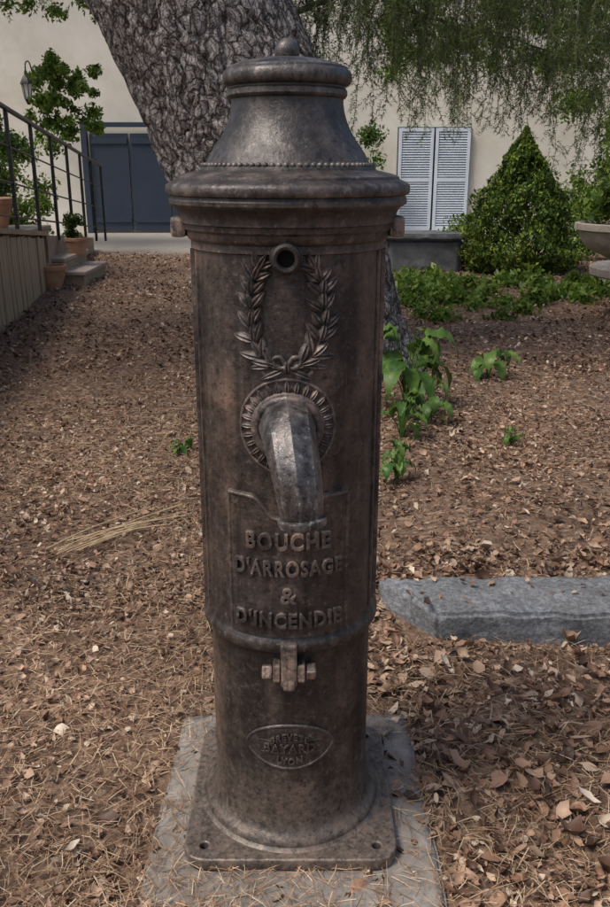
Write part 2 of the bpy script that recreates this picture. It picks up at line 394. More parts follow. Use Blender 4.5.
T_leaf=np.array([(0,-.5,0),(-.22,-.25,.04),(0,-.25,-.02),(.22,-.25,.04),(-.30,.08,.07),(0,.08,-.01),(.28,.05,.07),(-.14,.32,.05),(0,.32,0),(.15,.30,.05),(0,.55,.02)])
F_leaf=np.array([(0,3,2),(0,2,1),(1,2,5),(1,5,4),(2,3,6),(2,6,5),(4,5,8),(4,8,7),(5,6,9),(5,9,8),(7,8,10),(8,9,10)])
T_dia=np.array([(0,-.5,0),(.26,0,.06),(0,.5,0),(-.26,0,.06)]); F_dia=np.array([(0,1,2),(0,2,3)])
def scatter(name,P,size,mat,T=T_leaf,FF=F_leaf,tilt=.35,curl=1.,upright=0,widths=None,seed=1):
    r=np.random.default_rng(seed); n=len(P)
    M=rotm(r.uniform(0,2*np.pi,n),r.normal(upright,tilt,n),r.normal(0,tilt,n))
    TT=np.repeat(T[None],n,0).copy(); TT=TT+r.normal(0,.05,TT.shape)*np.array([1,1,.6])
    k=r.normal(0,1,n)[:,None]*curl; TT[:,:,2]+=k*(TT[:,:,0]**2*1.6+TT[:,:,1]**2*.7)
    if widths is not None: TT[:,:,0]*=widths[:,None]
    TT*=size[:,None,None]; VV=np.einsum('nij,nkj->nki',M,TT)+P[:,None,:]
    FF2=(FF[None]+np.arange(n)[:,None,None]*len(T)).reshape(-1,FF.shape[1])
    return fast_mesh(name,VV.reshape(-1,3),FF2,mat)
def wallx(y): return -2.5-(y+1.51-7.0)*.125
def keep(x,y,slabkeep=.4):
    q=np.random.default_rng(5); r=q.uniform(size=len(x)); r2=q.uniform(size=len(x))
    k=~((abs(x)<.207)&(abs(y)<.207)); sl=(abs(x)<.27)&(abs(y)<.29); k&=~(sl&(r>slabkeep))
    kb=(x>.30)&(y>.64)&(y<.90); k&=~(kb&(r>.06))
    k&=np.hypot(x-.05,y-4.0)>.62; k&=x>wallx(y)+.02
    k&=r2<(.32+1.0*patchy(x,y))
    return k
def band(n,y0,y1,hwf,r,pw=1.):
    y=y0+(y1-y0)*r.uniform(size=n)**pw; x=(r.uniform(-1,1,n))*hwf(y); return x,y
hwf=lambda y:(.75+(y+1.51)*.44)
r=np.random.default_rng(11)
M_lit=leafmat('dry_leaf',[(0,(.045,.026,.017)),(.18,(.12,.062,.039)),(.43,(.24,.135,.086)),(.69,(.36,.225,.148)),(.9,(.47,.34,.24)),(1,(.62,.52,.41))],0,.5,1.5,.58,1.2)
XY=[];SZ=[]
for n,y0,y1,s0,s1 in ((15000,-.75,1.2,.010,.028),(27000,.8,4.2,.012,.032),(32000,4,12.,.022,.05)):
    x,y=band(n,y0,y1,hwf,r); XY.append((x,y)); SZ.append(r.uniform(s0,s1,n))
n=3000; x=r.uniform(.12,2.3,n); y=r.uniform(-.75,1.2,n); XY.append((x,y)); SZ.append(r.uniform(.028,.058,n))
n=1100; x=r.uniform(.12,2.3,n); y=r.uniform(1,3,n); XY.append((x,y)); SZ.append(r.uniform(.03,.05,n))
n=420; x=r.uniform(-1.6,.1,n); y=r.uniform(-.75,2.6,n); XY.append((x,y)); SZ.append(r.uniform(.03,.05,n))
x=np.concatenate([a[0] for a in XY]);y=np.concatenate([a[1] for a in XY]);s=np.concatenate(SZ)
k=keep(x,y); x,y,s=x[k],y[k],s[k]
top=np.where((x>.30)&(y>.64)&(y<.90),.105,0)
P=np.stack([x,y,np.maximum(gh(x,y),top)+.004+s*.28*r.uniform(size=len(x))],-1)
scatter('leaf_litter',P,s,M_lit,tilt=.42,curl=1.5,widths=r.uniform(.5,1.3,len(s)),seed=3)
M_ndl=leafmat('dry_needle',[(0,(.13,.068,.038)),(.4,(.28,.165,.098)),(.8,(.46,.32,.20)),(1,(.62,.48,.32))],0,.6,1.1,.65,1.15)
n=135000
x,y=band(n,-.75,6.5,hwf,r,1.35); k=keep(x,y,.55)&~((x>.2)&(r.uniform(size=n)<.4)); x,y=x[k],y[k]; n=len(x)
T=np.array([(-.5,-.5,0),(.5,-.5,0),(.4,0,.03),(-.4,0,.03),(.1,.5,0),(-.1,.5,0)]); FQ=np.array([(0,1,2,3),(3,2,4,5)])
s=r.uniform(.02,.07,n); P=np.stack([x,y,np.maximum(gh(x,y),np.where((abs(x)<.3)&(abs(y)<.42),.010,-1))+r.uniform(.004,.020,n)],-1)
rr=np.random.default_rng(4); Mx=rotm(rr.uniform(0,2*np.pi,n),rr.normal(0,.15,n),rr.normal(0,.2,n)); TT=np.repeat(T[None],n,0)*s[:,None,None]
TT[:,:,0]=T[None,:,0]*.0016*rr.uniform(.7,1.5,n)[:,None]*(1+np.clip(y,0,6)[:,None]*.2); TT[:,2:4,0]+=(rr.normal(0,.05,n)*s)[:,None]
VV=np.einsum('nij,nkj->nki',Mx,TT)+P[:,None,:]; F2=(FQ[None]+np.arange(n)[:,None,None]*6).reshape(-1,4)
fast_mesh('pine_needles',VV.reshape(-1,3),F2,M_ndl)
M_straw=simple('straw',[(.3,(.36,.24,.13)),(.7,(.60,.45,.27))],30,.7)
parts=[]
for q in range(12):
    a=Vector((-.88+random.uniform(-.03,.16),1.24+random.uniform(-.05,.09),.02)); b=Vector((-.48+random.uniform(-.16,.06),1.56+random.uniform(-.14,.08),.03))
    mid=(a+b)/2+Vector((random.uniform(-.03,.03),random.uniform(-.02,.02),.01))
    pts=catmull([tuple(a),tuple(mid),tuple(b)],6); parts.append(tubepart(pts,[.0026*random.uniform(.6,1.1)]*len(pts),5))
join_meshes('dry_straw',parts,M_straw)
M_twig=simple('twig_bark',[(.3,(.08,.055,.04)),(.7,(.22,.16,.12))],30,.8)
parts=[]
for q in range(110):
    x0=random.uniform(-2,2.2);y0=random.uniform(-.6,3.2)
    if (abs(x0)<.35 and abs(y0)<.4) or (x0>.1 and .5<y0<1): continue
    a=random.uniform(0,6.28);l=random.uniform(.06,.24)
    pts=[(x0+math.cos(a+.3*t)*l*t,y0+math.sin(a+.3*t)*l*t,float(gh(x0,y0))+.02+.006*math.sin(5*t)) for t in (0,.33,.66,1)]
    parts.append(tubepart(pts,[.0025,.0022,.0018,.0012],5))
join_meshes('fallen_twigs',parts,M_twig)
def rough_prism(name,poly,z0,z1,mat,cuts=5,amp=.008,sc=9,bev=.012):
    bm=bmesh.new(); vb=[bm.verts.new((x,y,z0)) for x,y in poly]; vt=[bm.verts.new((x,y,z1)) for x,y in poly]
    bm.faces.new(vt); bm.faces.new(vb[::-1]); n=len(poly)
    for i in range(n): bm.faces.new((vb[i],vb[(i+1)%n],vt[(i+1)%n],vt[i]))
    bmesh.ops.recalc_face_normals(bm,faces=bm.faces)
    bmesh.ops.bevel(bm,geom=bm.edges[:],offset=bev,segments=2,affect='EDGES')
    bmesh.ops.triangulate(bm,faces=bm.faces[:])
    for _ in range(cuts):
        es=[e for e in bm.edges if e.calc_length()>.03]
        if not es or len(bm.verts)>40000: break
        bmesh.ops.subdivide_edges(bm,edges=es,cuts=1); bmesh.ops.triangulate(bm,faces=bm.faces[:])
    for v in bm.verts:
        d=noise.noise_vector(v.co*sc)*amp+noise.noise_vector(v.co*sc*3)*amp*.5; v.co+=d
    me=bpy.data.meshes.new(name); bm.to_mesh(me); bm.free(); me.materials.append(mat)
    me.polygons.foreach_set('use_smooth',[True]*len(me.polygons))
    return col(bpy.data.objects.new(name,me))
M_conc=simple('weathered_concrete',[(.25,(.14,.12,.10)),(.5,(.225,.20,.175)),(.75,(.32,.295,.265))],9,.9,0,.6,.006,60)
rough_prism('concrete_slab',[(-.29,-.42),(.30,-.42),(.28,.30),(-.27,.29)],-.05,.011,M_conc,5,.005,7,.008)
m,nt,p,o_=newmat('grey_stone'); v=coords(nt)
c=ramp(nt,[(.3,(.10,.105,.113)),(.5,(.20,.208,.22)),(.7,(.34,.35,.36))],noiset(nt,v,75,4,.7)).outputs[0]
c=mixc(nt,c,ramp(nt,[(.35,(.62,.6,.57)),(.65,(1.15,1.15,1.15))],noiset(nt,v,5,5,.65)).outputs[0],1.0,'MULTIPLY')
nt.links.new(c,p.inputs['Base Color']); p.inputs['Roughness'].default_value=.9
b=bump(nt,noiset(nt,v,90,5,.75),.9,.008); b=bump(nt,noiset(nt,v,22,5,.7),.7,.01,b); nt.links.new(b,p.inputs['Normal']); M_kerb=m
rough_prism('stone_kerb',[(.41,.655),(1.75,.60),(1.78,.90),(.25,.875)],-.05,.098,M_kerb,6,.009,9,.012)
# ================================================================ CEDAR
cedar=empty('cedar_tree',(.05,4.0,0))
m,nt,p,o_=newmat('cedar_bark'); v0=coords(nt)
wn=noiset(nt,v0,7,4,.6,1); vm=nt.nodes.new('ShaderNodeVectorMath'); vm.operation='MULTIPLY_ADD'; nt.links.new(wn,vm.inputs[0]); vm.inputs[1].default_value=(.12,.12,.18); nt.links.new(v0,vm.inputs[2])
mp=nt.nodes.new('ShaderNodeMapping'); mp.inputs['Scale'].default_value=(1,1,.5); nt.links.new(vm.outputs[0],mp.inputs[0]); v=mp.outputs[0]
def vedge(sc):
    a=nt.nodes.new('ShaderNodeTexVoronoi'); a.feature='DISTANCE_TO_EDGE'; a.inputs['Scale'].default_value=sc; nt.links.new(v,a.inputs['Vector']); return a.outputs['Distance']
e1=vedge(15); e2=vedge(34)
k1=ramp(nt,[(0,0.),(.10,.85),(.35,1.)],e1).outputs[0]; k2=ramp(nt,[(0,.4),(.13,1.)],e2).outputs[0]
cr=mixc(nt,k1,k2,.7,'MULTIPLY')
c1=ramp(nt,[(.25,(.19,.16,.14)),(.5,(.34,.305,.285)),(.75,(.49,.46,.44))],noiset(nt,v0,10,6,.75)).outputs[0]
c=mixc(nt,(.040,.030,.024),c1,cr)
nt.links.new(c,p.inputs['Base Color']); p.inputs['Roughness'].default_value=.92
b=bump(nt,cr,1.,.028); b=bump(nt,noiset(nt,v0,60,5,.75),.7,.01,b); nt.links.new(b,p.inputs['Normal'])
M_bark=m
M_limb=simple('limb_bark',[(.3,(.07,.055,.045)),(.7,(.2,.17,.15))],12,.9,0,.6,.01,40)
nz,na=380,420; V=np.zeros((nz,na,3))
axis_pts=catmull([(.10,4.0,-.15),(.06,4.0,.3),(-.05,4.0,.83),(-.33,4.02,1.5),(-.64,4.05,2.21),(-1.0,4.1,3.0),(-1.3,4.2,4.2),(-1.4,4.4,6.),(-1.4,4.5,9.)],20)
ax=np.array(axis_pts); zz=np.concatenate([np.linspace(-.1,2.6,320),np.linspace(2.62,8.8,60)])
cxs=np.interp(zz,ax[:,2],ax[:,0]); cys=np.interp(zz,ax[:,2],ax[:,1])
for i in range(nz):
    z=zz[i]; r0=.60+.10*math.exp(-max(z,0)/.25) if z<2.6 else .60-(z-2.6)*.07
    for k in range(na):
        a=2*math.pi*k/na; q=Vector((math.cos(a)*.62,math.sin(a)*.62,z*.55))
        w=noise.noise_vector(q*6)*.08
        f=1-abs(noise.noise((q+w)*9))*2.4
        f2=1-abs(noise.noise((q+w)*19+Vector((5,2,1))))*2.4
        h=-.030*max(0,f)**3-.014*max(0,f2)**3+noise.noise(q*16)*.010+noise.noise(q*1.7)*.05
        root=.10*math.exp(-max(z,0)/.22)*max(0,math.cos(a*4+1))
        rr=r0+h+.008+root
        V[i,k]=(cxs[i]+math.cos(a)*rr,cys[i]+math.sin(a)*rr,z)
i,j=np.meshgrid(np.arange(nz-1),np.arange(na),indexing='ij'); j2=(j+1)%na
F=np.stack([i*na+j,i*na+j2,(i+1)*na+j2,(i+1)*na+j],-1).reshape(-1,4)
parent(fast_mesh('trunk',V.reshape(-1,3),F,M_bark,True),cedar)
limbs=[
 [(-.9,4.1,2.7),(.3,4.2,2.85),(1.4,4.0,2.75),(2.6,3.6,2.55),(3.6,3.3,2.3)],
 [(-.7,4.2,2.5),(.8,4.9,2.75),(2.6,5.6,2.6),(4.6,6.2,2.2)],
 [(-.4,4.1,2.0),(.35,4.7,2.38),(.9,5.1,2.28),(1.5,5.4,2.2),(2.3,5.6,2.0)],
 [(-1.0,4.1,2.9),(-2.0,4.6,2.95),(-3.2,5.4,2.75),(-4.4,6,2.6)],
 [(-1.2,4.1,3.8),(.2,6.5,3.6),(1.2,9.5,3.1),(2.,11,2.7)],
 [(-1.2,4.1,3.6),(1.5,7.5,3.4),(4.2,9.0,2.9),(6.,9.5,2.5)],
 [(-1.3,4.3,5.),(-3.,6.,5.3),(-5.,8,5)],
 [(-1.2,4.,4.2),(-3.,3.5,5.2),(-5.,3.0,5.4)],
 [(-1.2,4.,4.8),(1.2,5.0,5.5),(3.4,5.6,5.6)],
]
LP=[catmull(l,8) for l in limbs]
for l in LP:
    n=len(l); r0=.022 if l is LP[2] else .07
    l2=[(a+.03*noise.noise(Vector((i*.45,1,0))),b,c+.05*noise.noise(Vector((i*.5,5,3)))) for i,(a,b,c) in enumerate(l)]
    parent(tube('limb',l2,[r0*(1-.85*i/(n-1)) for i in range(n)],M_limb,8),cedar)
r=np.random.default_rng(21); nodes=[];dirs=[]; stems=[]
def strand(p,L,lat,dr=-.10):
    m=max(4,int(L/.03)); q=p.copy(); d=np.array([lat[0],lat[1],-.3]); pts=[tuple(q)]
    for i in range(m):
        d=d+np.array([r.normal(0,.07),r.normal(0,.07),dr]); d/=np.linalg.norm(d); q=q+d*.03; nodes.append(q.copy()); dirs.append(d.copy())
        if i%4==0: pts.append(tuple(q))
        if r.uniform()<.5:
            tq=q.copy(); td=np.array([r.normal(0,.7),r.normal(0,.7),-.4]); tl=r.uniform(.06,.26)*(1-.5*i/m)
            for k in range(int(tl/.018)):
                td=td/np.linalg.norm(td)+np.array([0,0,-.10]); td/=np.linalg.norm(td); tq=tq+td*.018; nodes.append(tq.copy()); dirs.append(td.copy())
    if len(pts)>2: stems.append(tubepart(pts,list(np.linspace(.0035,.001,len(pts))),4,False))
cfg=[(0,210,(.5,1.6)),(1,220,(.5,1.7)),(2,60,(.15,.7)),(3,110,(.4,1.0)),(4,70,(.4,1.3)),(5,160,(.5,1.8))]
for li,cnt,(a,b) in cfg:
    l=LP[li]
    for q in range(cnt):
        t=r.uniform(.15,1)*(len(l)-1); i=int(t); f=t-i; p=np.array(l[i])*(1-f)+np.array(l[min(i+1,len(l)-1)])*f
        an=r.uniform(0,2*np.pi); sp_=r.uniform(.1,1.4); strand(p,r.uniform(a,b)*(.65+.5*t/(len(l)-1)),(math.cos(an)*sp_,math.sin(an)*sp_),-.12)
nodes=np.array(nodes);dirs=np.array(dirs); K=4; n=len(nodes)*K
nd=np.repeat(nodes,K,0); dd=np.repeat(dirs,K,0); dv=dd*.6+r.normal(0,.55,(n,3)); dv/=np.linalg.norm(dv,axis=1)[:,None]
sd=np.cross(dv,r.normal(0,1,(n,3))); sd/=np.linalg.norm(sd,axis=1)[:,None]; Ln=r.uniform(.02,.045,n)[:,None]
V=np.stack([nd-sd*.0025,nd+sd*.0025,nd+dv*Ln],1).reshape(-1,3)
M_ced=leafmat('cedar_needles',[(0,(.05,.075,.028)),(.5,(.12,.165,.05)),(1,(.24,.29,.09))],.4,.5,.8)
parent(fast_mesh('hanging_foliage',V,np.arange(n*3).reshape(-1,3),M_ced),cedar)
parent(join_meshes('hanging_twigs',stems,M_limb),cedar)
def sphere_pts(c,rad,n,r,shell=.4):
    d=r.normal(0,1,(n,3)); d/=np.linalg.norm(d,axis=1)[:,None]; rr=(shell+(1-shell)*r.uniform(size=n))[:,None]
    return np.array(c)+d*rr*np.array(rad)
pts=[]
for li in (6,7,8):
    for p in LP[li][4:]:
        for q in range(2):
            c=np.array(p)+r.normal(0,.55,3)*np.array([1.4,1.4,.35]); pts.append(sphere_pts(c,(.75,.75,.22),170,r,.0))
P=np.concatenate(pts); parent(scatter('canopy_foliage',P,r.uniform(.07,.16,len(P)),M_ced,T_dia,F_dia,tilt=.5,seed=9),cedar)
# ================================================================ VEGETATION
M_gr1=leafmat('green_leaf',[(0,(.03,.07,.015)),(.5,(.08,.15,.03)),(1,(.16,.24,.05))],.35,.45,1.5)
M_gr2=leafmat('bright_leaf',[(0,(.06,.12,.02)),(.5,(.14,.23,.035)),(1,(.27,.35,.07))],.45,.4,2)
M_con=leafmat('spruce_needle',[(0,(.02,.05,.012)),(.5,(.09,.15,.022)),(1,(.26,.32,.045))],.25,.5,6,.4,1.4)
def bush(name,clumps,n,s0,s1,mat,seed,T=T_dia,FF=F_dia,tilt=.8,shell=.1):
    r=np.random.default_rng(seed); tot=sum(c[1][0]*c[1][1]*c[1][2] for c in clumps)
    P=np.concatenate([sphere_pts(c[0],c[1],int(n*(c[1][0]*c[1][1]*c[1][2])/tot)+20,r,shell) for c in clumps]); P=P[P[:,2]>.01]
    return scatter(name,P,r.uniform(s0,s1,len(P)),mat,T,FF,tilt=tilt,seed=seed)
r=np.random.default_rng(31); n=34000; cx,cy=2.80,9.85
zt=r.uniform(0,1,n)**1.35; ang=r.uniform(0,2*np.pi,n)
lump=np.array([noise.noise(Vector((math.cos(a)*2.2,math.sin(a)*2.2,z*5)))+1.1*noise.noise(Vector((math.cos(a)*6,math.sin(a)*6,z*13))) for a,z in zip(ang,zt)])
rad=.86*(np.minimum(1,(1-zt)**1.0*1.22))*np.clip(.75+zt*2.0,0,1)*(1+.33*lump)*(r.uniform(.65,1.05,n))
P=np.stack([cx+rad*np.cos(ang),cy+rad*np.sin(ang),.03+zt*1.72+lump*.06*(1-zt)],-1)
scatter('conifer_shrub',P,r.uniform(.03,.075,n),M_con,T_dia,F_dia,tilt=.7,upright=.8,seed=8)
def blobs(cx,cy,cz,rx,ry,rz,k,rs,seed):
    r=np.random.default_rng(seed); return [((cx+r.uniform(-rx,rx),cy+r.uniform(-ry,ry),cz+r.uniform(-rz,rz)),(rs*r.uniform(.6,1.3),rs*r.uniform(.6,1.3),rs*r.uniform(.5,1.1))) for _ in range(k)]
bush('ground_cover',blobs(2.3,7.7,.05,1.3,.9,.03,40,.19,1),7500,.04,.11,M_gr2,2)
bush('ground_cover',blobs(1.55,6.4,.04,.6,.6,.02,16,.13,12),1600,.03,.08,M_gr2,13)
bush('terrace_shrub',blobs(-4.2,8.,1.30,.6,2.6,.5,50,.28,3),16000,.04,.10,M_gr1,4)
bush('terrace_shrub',blobs(-3.6,5.8,1.2,.3,1.2,.3,22,.2,5),6000,.04,.08,M_gr2,6)
bush('terrace_shrub',blobs(-4.4,10.8,1.0,.7,1.4,.65,46,.24,35),11000,.04,.09,M_gr2,36)
bush('garden_bush',blobs(-3.85,13.5,2.35,.5,.5,.6,44,.15,7),4500,.05,.12,M_gr2,8)
bush('garden_bush',blobs(5.4,12.6,1.3,1.1,.8,1.0,40,.36,9),15000,.05,.12,M_gr2,10)
bush('garden_bush',blobs(4.3,10.9,.5,.7,.5,.25,16,.24,19),6000,.04,.09,M_gr2,11)
bush('climbing_plant',blobs(.6,15.9,1.2,1.0,.25,.9,24,.27,15),6000,.05,.1,M_gr1,16)
tr=empty('garden_tree',(-6.0,13.,0))
parent(tube('trunk',[(-6.6,13,0),(-6.5,13,2.2),(-6.,13,4.2)],[.16,.13,.08],M_limb,10),tr)
parent(bush('crown',blobs(-5.4,12.8,4.55,2.4,1.2,1.0,170,.25,17),28000,.05,.12,M_gr2,18),tr)
tr=empty('garden_tree',(6.6,14.2,0))
parent(tube('trunk',[(6.6,14.2,0),(6.5,14.2,2.2),(6.2,14.1,4.4)],[.17,.14,.08],M_limb,10),tr)
for q in range(5): parent(tube('limb',[(6.4,14.2,2.6+q*.3),(5.2-q*.4,14,3.3+q*.25),(3.6-q*.5,13.8,3.5+q*.3)],[.06,.04,.015],M_limb,7),tr)
parent(bush('crown',blobs(4.6,13.8,3.85,3.2,.9,1.05,160,.24,117),20000,.05,.12,M_gr2,118),tr)
def bigleaf_plant(name,x,y,hgt,spread,nl,L,mat,seed):
    r=random.Random(seed); e=empty(name,(x,y,0)); V=[];F=[]; z0=float(gh(x,y)); sp=[]
    for q in range(nl):
        a=r.uniform(0,6.28); h=hgt*r.uniform(.35,1.); rad=spread*r.uniform(.25,1.)
        top=Vector((x+math.cos(a)*rad*.5,y+math.sin(a)*rad*.5,z0+h))
        sp.append(tubepart([(x,y,z0),(x+math.cos(a)*rad*.2,y+math.sin(a)*rad*.2,z0+h*.6),tuple(top)],[.004,.0035,.002],5))
        l=L*r.uniform(.6,1.15); w=l*.46; el=r.uniform(-.1,.6); d=Vector((math.cos(a),math.sin(a),0)); side=Vector((-math.sin(a),math.cos(a),0)); b=len(V)
        roll=r.uniform(-.5,.5); p=top.copy(); fl=r.uniform(1.5,2.5)
        nu=11
        for i in range(nu):
            u=i/(nu-1); e2=el-fl*u
            if i: p=p+(d*math.cos(e2)+Vector((0,0,math.sin(e2))))*(l/(nu-1))
            ww=w*.5*abs(math.sin(math.pi*(.04+.96*u)**.75))**.9 if u<1 else 0.0005
            for v in (-1,-.5,0,.5,1):
                up=Vector((0,0,1))*(abs(v)*.35*ww+v*roll*ww)
                V.append(p+side*v*ww+up+Vector((0,0,.010*math.sin(u*25+q)*abs(v))))
        for i in range(nu-1):
            for j in range(4): k=b+i*5+j; F.append((k,k+1,k+6,k+5))
    parent(join_meshes('stems',sp,mat),e)
    parent(pymesh('leaves',V,F,mat,True,80),e); return e
M_bl=leafmat('broad_leaf',[(0,(.05,.12,.025)),(.5,(.10,.18,.04)),(1,(.16,.25,.055))],.3,.38,25,.65,1.2)
bigleaf_plant('leafy_plant',.58,2.95,.46,.26,26,.22,M_bl,1)
bigleaf_plant('leafy_plant',.66,2.7,.26,.16,10,.18,M_bl,9)
bigleaf_plant('leafy_plant',.50,2.45,.20,.14,16,.11,M_bl,2)
bigleaf_plant('leafy_plant',1.19,3.75,.18,.16,14,.15,M_bl,3)
bigleaf_plant('leafy_plant',1.02,2.35,.07,.08,12,.06,M_bl,4)
bigleaf_plant('leafy_plant',-.55,2.35,.06,.08,12,.06,M_bl,5)
bigleaf_plant('leafy_plant',.42,1.9,.17,.08,16,.09,M_bl,6)
bigleaf_plant('leafy_plant',-.25,.72,.05,.05,7,.04,M_bl,7)
# ================================================================ HOUSE, GATE
M_wall=simple('cream_render',[(.3,(.62,.57,.48)),(.7,(.80,.76,.68))],1.3,.9,0,.3,.01,30)
M_tile=simple('roof_tile',[(.3,(.28,.12,.07)),(.7,(.42,.2,.12))],6,.85)
M_shut=simple('white_paint',[(.3,(.62,.68,.77)),(.7,(.74,.79,.85))],3,.5,0,.1,.003)
M_blue=simple('slate_blue_paint',[(.3,(.020,.032,.055)),(.7,(.035,.05,.08))],2,.5,0,.1,.003)
M_frame=simple('stone_trim',[(.3,(.38,.35,.31)),(.7,(.5,.46,.41))],5,.85)
house=empty('house',(2,16.5,0))
parent(box('wall',(34,.4,6.6),(3,16.7,3.25),M_wall,0),house)
V=[];F=[]
for i in range(150):
    x0=-14.3+i*.23
    for j in range(5):
        t=math.pi*j/4; V+= [(x0+.11-.11*math.cos(t),15.9,6.45+.06*math.sin(t)),(x0+.11-.11*math.cos(t),20.5,8.3+.06*math.sin(t))]
    b=i*10
    for j in range(4): F.append((b+2*j,b+2*j+2,b+2*j+3,b+2*j+1))
parent(pymesh('roof',V,F,M_tile),house)
def shutter(x0,x1,z0,z1,y,par):
    w=.06; pt=[boxpart((x0+w/2),y,(z0+z1)/2,w,.05,z1-z0),boxpart((x1-w/2),y,(z0+z1)/2,w,.05,z1-z0)]
    for z in (z0+w/2,z1-w/2,(z0+z1)/2): pt.append(boxpart((x0+x1)/2,y-.002,z,x1-x0-2*w,.046,w*1.1))
    n=int((z1-z0)/.05)
    for i in range(n):
        z=z0+.06+i*(z1-z0-.12)/n; xa,xb=x0+w,x1-w
        pt.append(([(xa,y-.02,z),(xb,y-.02,z),(xb,y+.018,z+.035),(xa,y+.018,z+.035),(xa,y-.014,z-.006),(xb,y-.014,z-.006),(xb,y+.024,z+.029),(xa,y+.024,z+.029)],[(0,1,2,3),(4,7,6,5),(0,4,5,1),(3,2,6,7)]))
    return parent(join_meshes('shutter',pt,M_shut,False),par)
parent(box('door_recess',(1.46,.02,2.0),(2.60,16.485,1.02),M_blue,0),house)
shutter(1.89,2.58,.05,2.0,16.43,house); shutter(2.62,3.31,.05,2.0,16.43,house)
parent(box('sill',(1.7,.25,.06),(2.6,16.38,.02),M_frame,.01),house)
shutter(1.9,2.5,4.55,5.9,16.43,house); shutter(2.52,3.12,4.55,5.9,16.43,house)
gate=empty('garden_gate',(-3.4,16.4,0))
for i in range(2):
    xc=-3.85+i*.80
    parent(box('leaf',(.76,.05,1.86),(xc,16.40,.97),M_blue,.006),gate)
    for z in (.25,1.75): parent(box('rail',(.72,.03,.09),(xc,16.365,z),M_blue,.004),gate)
for x in (-4.33,-2.57): parent(box('post',(.12,.14,2.05),(x,16.38,1.02),M_blue,.01),gate)
parent(box('top_rail',(1.9,.1,.09),(-3.45,16.38,2.06),M_blue,.01),gate)
M_metal=simple('black_metal',[(.3,(.012,.012,.014)),(.7,(.03,.03,.032))],12,.45,.5)
M_lg=simple('lantern_glass',[(.3,(.45,.47,.45)),(.7,(.55,.56,.53))],3,.2)
lan=empty('wall_lantern',(-5.25,16.0,2.75)); LX=-5.25; LZ=-.22
parent(lathe('glass',[(.06,2.72),(.10,2.98)],M_lg,6,(LX,16.0,LZ)),lan)
parent(lathe('cap',[(.13,2.98),(.125,3.0),(.06,3.12),(.03,3.14),(.03,3.2),(.005,3.24)],M_metal,6,(LX,16.0,LZ)),lan)
parent(lathe('foot',[(.02,2.62),(.05,2.68),(.065,2.72)],M_metal,6,(LX,16.0,LZ)),lan)
for k in range(6):
    a=k*math.pi/3; parent(tube('bar',[(LX+.062*math.cos(a),16+.062*math.sin(a),2.72+LZ),(LX+.103*math.cos(a),16+.103*math.sin(a),2.98+LZ)],[.009]*2,M_metal,5),lan)
parent(tube('bracket',catmull([(LX,16.,3.22+LZ),(LX,16.05,3.36+LZ),(LX,16.3,3.38+LZ),(LX,16.5,3.1+LZ)],6),[.014]*19,M_metal,6),lan)
# ================================================================ TERRACE + STEPS + RAILING
M_wood=simple('weathered_wood',[(.25,(.24,.17,.105)),(.5,(.40,.30,.195)),(.75,(.55,.44,.30))],5,.85,0,.6,.008,20,(3,3,.4))
M_stone=simple('tan_stone',[(.25,(.22,.16,.11)),(.5,(.36,.28,.20)),(.75,(.48,.39,.29))],7,.9,0,.7,.02,35)
M_step=simple('step_stone',[(.3,(.30,.23,.19)),(.7,(.46,.38,.32))],6,.85,0,.5,.01,40)
ter=empty('wooden_retaining_wall',(-2.8,5.5,0))
def rz(y): return .80 if y<5.5 else .80-(y-5.5)*.085
def rx(y): return wallx(y)-.12+max(0,y-5.5)*.035
y=1.6
while y<7.9:
    w_=random.uniform(.13,.19); yy=y+w_/2; h=rz(yy)+random.uniform(-.02,.0)
    parent(box('board',(.05+random.uniform(-.008,.008),w_-.012,h),(wallx(yy)-.03+random.uniform(-.006,.006),yy,h/2-.02),M_wood,.008,(random.uniform(-.012,.012),0,math.atan(.125))),ter); y+=w_
def slopecap(ya,yb,w,t,off,mat,name,par,n=8,dz=0):
    V=[];F=[]
    for i in range(n+1):
        y=ya+(yb-ya)*i/n; x=wallx(y)+off; z=rz(y)+dz
        V+=[(x-w,y,z-t),(x,y,z-t),(x,y,z),(x-w,y,z)]
    for i in range(n):
        b=4*i
        for k in range(4): q=(k+1)%4; F.append((b+k,b+4+k,b+4+q,b+q))
    F.append((0,1,2,3)); F.append((4*n+3,4*n+2,4*n+1,4*n)); return parent(pymesh(name,V,F,mat,False),par)
slopecap(1.6,8.2,3.2,.78,-.065,M_stone,'terrace_fill',ter)
slopecap(1.6,8.2,.26,.045,.02,M_wood,'top_board',ter,8,.04)
slopecap(8.2,12.6,.30,.9,-.0,M_stone,'ramp_wall',ter)
stp=empty('stone_steps',(-3.0,8.7,0))
for i in range(4):
    z=.14+.145*i; xl=-2.50-i*.24
    parent(box('riser',(.9,1.1,z),(xl-.45,8.9+i*.05,z/2-.03),M_stone,.01),stp)
    parent(box('tread',(.94,1.16,.045),(xl-.44,8.9+i*.05,z-.005),M_step,.012),stp)
rail=empty('metal_railing',(-2.9,6,0))
for y in np.arange(2.9,13.2,1.02):
    parent(box('post',(.035,.035,1.2),(rx(y),y,rz(y)+.55),M_metal,.004),rail)
for h,t in ((1.14,.045),(.80,.018),(.47,.018),(.16,.018)):
    pts=[(rx(y),y,rz(y)+h) for y in (1.6,5.5,13.1)]
    for a,b in zip(pts[:-1],pts[1:]):
        parent(tube('bar',[a,b],[t/2*1.1]*2,M_metal,8),rail)
M_ter=simple('terracotta',[(.3,(.36,.17,.10)),(.7,(.56,.33,.22))],8,.85)
